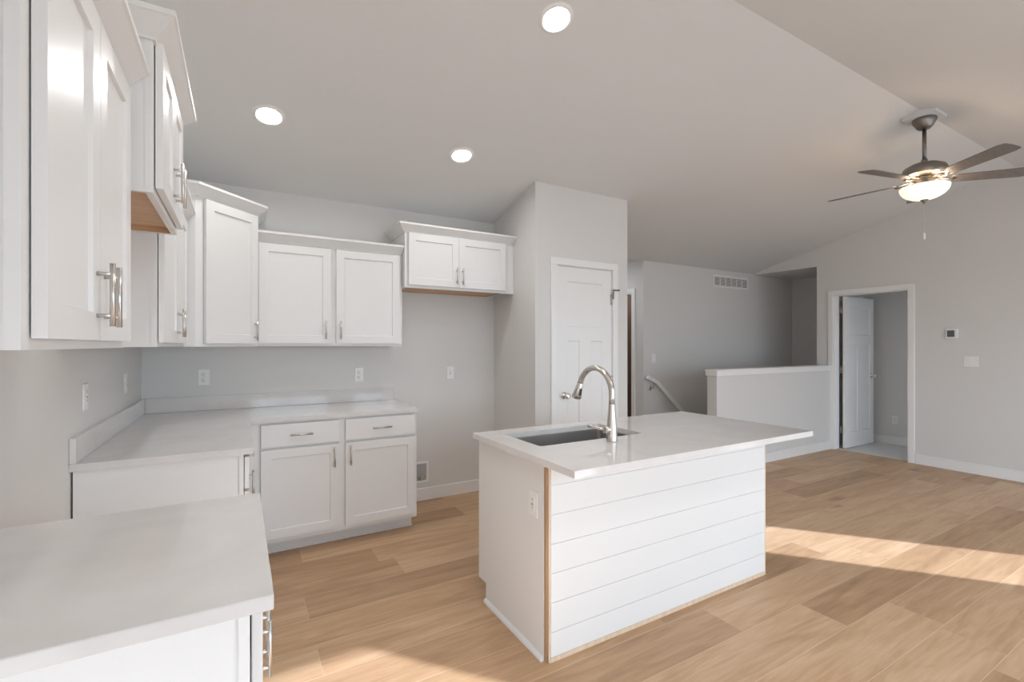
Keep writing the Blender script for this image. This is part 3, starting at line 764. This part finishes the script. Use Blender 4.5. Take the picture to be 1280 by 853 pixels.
# fridge water box
t = thing('water_supply_box', 'recessed white water supply box low on the wall beside the base cabinet', 'supply box', (1.368, YW, 0.250))
b = nb(); w_, h_ = 0.096, 0.092
for (a, c_, e, f) in ((-w_, -h_, -w_ + 0.018, h_), (w_ - 0.018, -h_, w_, h_), (-w_ + 0.018, -h_, w_ - 0.018, -h_ + 0.018), (-w_ + 0.018, h_ - 0.018, w_ - 0.018, h_)):
    box(b, a, -0.006, c_, e, -0.0005, f, 0.001)
obj('frame', b, PLASTIC, t)
b = nb(); box(b, -w_ + 0.0185, -0.002, -h_ + 0.0185, w_ - 0.0185, -0.0006, h_ - 0.0185); obj('recess', b, paint('shaded_plastic', (0.40, 0.40, 0.40), 0.5), t, label='flat back, grey painted as recess shade')  # flat plate, the shade of the recess is in its grey
b = nb(); tube(b, [(0.03, -0.004, -0.045), (0.03, -0.022, -0.045)], 0.010, 12); tube(b, [(0.03, -0.016, -0.07), (0.03, -0.016, -0.01)], 0.008, 12); tube(b, [(0.0, -0.016, -0.03), (0.055, -0.016, -0.03)], 0.006, 10); tube(b, [(0.03, -0.022, -0.035), (0.03, -0.030, -0.035)], 0.014, 14); obj('valve', b, CHROME, t, label='chrome shutoff valve')
# return air grille
t = thing('air_grille', 'white six bay return air grille high on the stair wall', 'vent', (6.265, SY, 2.305))
b = nb(); w_, h_ = 0.411, 0.090
box(b, -w_, -0.008, h_ - 0.026, w_, 0, h_, 0.002); box(b, -w_, -0.008, -h_, w_, 0, -h_ + 0.026, 0.002)
box(b, -w_, -0.008, -h_ + 0.026, -w_ + 0.03, 0, h_ - 0.026); box(b, w_ - 0.03, -0.008, -h_ + 0.026, w_, 0, h_ - 0.026)
nb6 = 6; sp_ = (2 * w_ - 0.06) / nb6
for i in range(1, nb6):
    xx = -w_ + 0.03 + sp_ * i; box(b, xx - 0.007, -0.008, -h_ + 0.026, xx + 0.007, 0, h_ - 0.026)
obj('frame', b, PLASTIC, t)
for i in range(nb6):
    xa = -w_ + 0.03 + sp_ * i + (0.0075 if i else 0.0005); xb = -w_ + 0.03 + sp_ * (i + 1) - (0.0075 if i < nb6 - 1 else 0.0005)
    b = nb(); n = 9
    for q in range(n):
        z = -h_ + 0.030 + q * (2 * h_ - 0.060) / (n - 1)
        prism(b, [(-0.006, z - 0.004), (-0.005, z - 0.0045), (-0.0015, z + 0.003), (-0.0025, z + 0.0035)], xa, xb, 'x')
    obj('louver', b, PLASTIC, t)
b = nb(); box(b, -w_ + 0.031, -0.0010, -h_ + 0.027, w_ - 0.031, -0.0003, h_ - 0.027); obj('backing', b, DARKGAP, t, label='dark sheet painted as the shade behind the louvers')  # thin dark sheet stands in for the shade inside the duct
# handrail
t = thing('handrail', 'white sloping stair handrail on metal bracket, on the stair wall', 'handrail', (0, 0, 0))
b = nb()
pr = [(4.490, 0.972), (4.655, 0.905), (6.90, -1.03)]
def railprofile(bm, pts, yc):
    P = [Vector((p[0], 0, p[1])) for p in pts]; rings = []
    for i, p in enumerate(P):
        ds = []
        if i > 0: ds.append((P[i] - P[i - 1]).normalized())
        if i < len(P) - 1: ds.append((P[i + 1] - P[i]).normalized())
        d = sum(ds, Vector()).normalized(); up = Vector((-d.z, 0, d.x))
        k = 1 / max(0.3, up.dot(Vector((-ds[0].z, 0, ds[0].x))))
        rings.append([bm.verts.new((p.x + up.x * v * k, yc + u, p.z + up.z * v * k)) for u, v in ((-0.022, -0.014), (-0.016, -0.025), (0.016, -0.025), (0.022, -0.014), (0.024, 0.006), (0.018, 0.020), (0.008, 0.025), (-0.008, 0.025), (-0.018, 0.020), (-0.024, 0.006))])
    fs = []
    for A, B in zip(rings, rings[1:]):
        for i in range(len(A)): fs.append(bm.faces.new((A[i], A[(i + 1) % len(A)], B[(i + 1) % len(A)], B[i])))
    fs += [bm.faces.new(rings[0]), bm.faces.new(rings[-1])]
    bmesh.ops.recalc_face_normals(bm, faces=fs)
railprofile(b, pr, SY - 0.065); obj('rail', b, TRIM, t)
for (x, z) in ((4.60, 0.90), (5.9, -0.19)):
    b = nb(); lathe(b, [(0, 0.006), (0.024, 0.006), (0.028, 0)], 18, mat=Matrix.Rotation(PI / 2, 3, 'X'), c=(x, SY - 0.0005, z - 0.08))
    tube(b, [(x, SY - 0.005, z - 0.08), (x, SY - 0.045, z - 0.08), (x, SY - 0.062, z - 0.065), (x, SY - 0.065, z - 0.012)], 0.008, 10)
    obj('bracket', b, NICKEL, t, label='dark metal bracket')

# ------------------------------------------------------------------ recessed lights
tilt = math.atan(SL)
def downlight(x, y, label, flat=None):
    z = ceil_z(y) if flat is None else flat
    t = thing('recessed_light', label, 'ceiling light', (x, y, z), 0, 'recessed ceiling lights')
    t.rotation_euler = ((-tilt if y > YR else tilt) if flat is None else 0, 0, 0)
    b = nb(); lathe(b, [(0.066, -0.0005), (0.066, -0.007), (0.074, -0.010), (0.085, -0.008), (0.092, -0.0005)], 48); obj('trim_ring', b, PLASTIC, t)
    b = nb(); lathe(b, [(0.0655, -0.0015), (0.0655, -0.005), (0.0, -0.006)], 48); obj('lens', b, LENS, t, label='glowing white lens')
downlight(1.424, 1.995, 'glowing recessed light at the top of the photo, nearest the ridge')
downlight(0.154, 3.189, 'glowing recessed light above the corner cabinets, leftmost of three')
downlight(0.154, 1.995, 'glowing recessed light over the near counter, outside the photo')
downlight(1.411, 3.165, 'glowing recessed light in front of the fridge cabinet')

downlight(3.80, 5.00, 'glowing recessed light in the back hall behind the pantry', ZH)
downlight(5.15, 5.00, 'unseen recessed light added to lift the dim room beyond the hall doorway', ZH)  # added lamp, brightens the brown wall past the doorway
downlight(0.75, 0.75, 'unseen recessed light added overhead to fill the lower kitchen')  # added lamp, frontal fill for base cabinets and kitchen floor
for k, xx in enumerate((1.6, 3.0)):  # added pair of lamps, fill on faces turned to the camera
    downlight(xx, -0.15, 'unseen recessed light added for front fill, %s of the front row' % ('left one', 'right one')[k])

# ------------------------------------------------------------------ ceiling fan
FXc, FYc = 4.632, 1.552
fan = thing('ceiling_fan', 'brushed nickel five blade ceiling fan with a lit frosted bowl, hanging from the ridge', 'ceiling fan', (FXc, FYc, 0))
zr = ceil_z(YR)
b = nb(); prism(b, [(-0.105, zr - 0.048), (0.105, zr - 0.048), (0.105, ceil_z(FYc + 0.105) - 0.001), (-0.002, zr - 0.001), (-0.105, ceil_z(FYc - 0.105) - 0.001)], -0.105, 0.105, 'x'); obj('mounting_block', b, CEIL, fan, label='white ceiling mounting block')
b = nb(); z = zr - 0.0485; lathe(b, [(0, z), (0.075, z), (0.077, z - 0.008), (0.070, z - 0.03), (0.050, z - 0.065), (0.036, z - 0.078), (0, z - 0.080)], 36); obj('canopy', b, FANM, fan)
b = nb(); tube(b, [(0, 0, z - 0.078), (0, 0, 2.815)], 0.0135, 18); tube(b, [(0, 0, 2.835), (0, 0, 2.805)], [0.018, 0.024], 18); obj('downrod', b, FANM, fan)
b = nb(); lathe(b, [(0, 2.808), (0.030, 2.808), (0.085, 2.795), (0.130, 2.770), (0.143, 2.742), (0.143, 2.718), (0.132, 2.705), (0.095, 2.694), (0, 2.690)], 48); obj('motor_housing', b, FANM, fan)
b = nb(); lathe(b, [(0, 2.6895), (0.062, 2.6895), (0.066, 2.675), (0.060, 2.645), (0.072, 2.632), (0.074, 2.624), (0.0, 2.620)], 36); obj('switch_housing', b, FANM, fan)
for kk in range(5):
    a = math.radians(96 + 72 * kk)
    rot = Matrix.Rotation(a, 4, 'Z')
    b = nb()                                            # blade iron, two curved arms
    for s in (-1, 1):
        tube(b, [rot @ Vector(p) for p in ((0.070, s * 0.010, 2.676), (0.110, s * 0.026, 2.664), (0.150, s * 0.034, 2.660), (0.190, s * 0.018, 2.660))], 0.006, 8)
    iron = obj('blade_iron', b, FANM, fan)
    # blade: rounded plank, pitched
    b = nb(); n = 8; w0, w1, r0, r1 = 0.052, 0.066, 0.165, 0.655
    out = [(r0, -w0 * 0.7), (r0 + 0.02, -w0)] + [(r1 - 0.05, -w1)]
    for i in range(n + 1):
        aa = -PI / 2 + PI * i / n; out.append((r1 - 0.032 + 0.032 * max(0.0, math.cos(aa)) ** 0.4, (w1 - 0.004) * math.sin(aa)))
    out += [(r1 - 0.05, w1), (r0 + 0.02, w0), (r0, w0 * 0.7)]
    pm = rot @ Matrix.Translation((0, 0, 2.668)) @ Matrix.Rotation(math.radians(-12), 4, 'X')
    lo = [b.verts.new(pm @ Vector((x, y, -0.003))) for x, y in out]; hi = [b.verts.new(pm @ Vector((x, y, 0.003))) for x, y in out]
    fs = [b.faces.new(lo), b.faces.new(hi)]
    for i in range(len(out)): fs.append(b.faces.new((lo[i], lo[(i + 1) % len(out)], hi[(i + 1) % len(out)], hi[i])))
    bmesh.ops.recalc_face_normals(b, faces=fs)
    obj('blade', b, BLADE, fan)
b = nb(); prof = []
for i in range(13):
    a = PI / 2 * i / 12; prof.append((0.155 * math.cos(a) if i < 12 else 0.0, 2.618 - 0.102 * math.sin(a)))
lathe(b, prof, 48); obj('light_bowl', b, FROST, fan, label='glowing frosted glass bowl')
b = nb(); lathe(b, [(0, 2.5155), (0.026, 2.518), (0.024, 2.510), (0.010, 2.502), (0.008, 2.492), (0, 2.487)], 24); obj('finial', b, FANM, fan)
b = nb(); tube(b, [(0.0, 0.0, 2.487), (0.0, 0.0, 2.26)], 0.0015, 6); pc = obj('pull_chain', b, NICKEL, fan)
b = nb(); tube(b, [(0, 0, 2.262), (0, 0, 2.25), (0, 0, 2.215), (0, 0, 2.207)], [0.003, 0.0065, 0.0065, 0.003], 10); obj('pull', b, PLASTIC, pc)
pl = bpy.data.lights.new('bulb', 'POINT'); pl.energy = 1.6; pl.color = (1.0, 0.72, 0.47); pl.shadow_soft_size = 0.03
for kk in range(3):
    po = bpy.data.objects.new('bulb', pl); COL.objects.link(po); po.parent = fan
    po.location = (0.110 * math.cos(kk * 2.094 + 0.5), 0.110 * math.sin(kk * 2.094 + 0.5), 2.636)
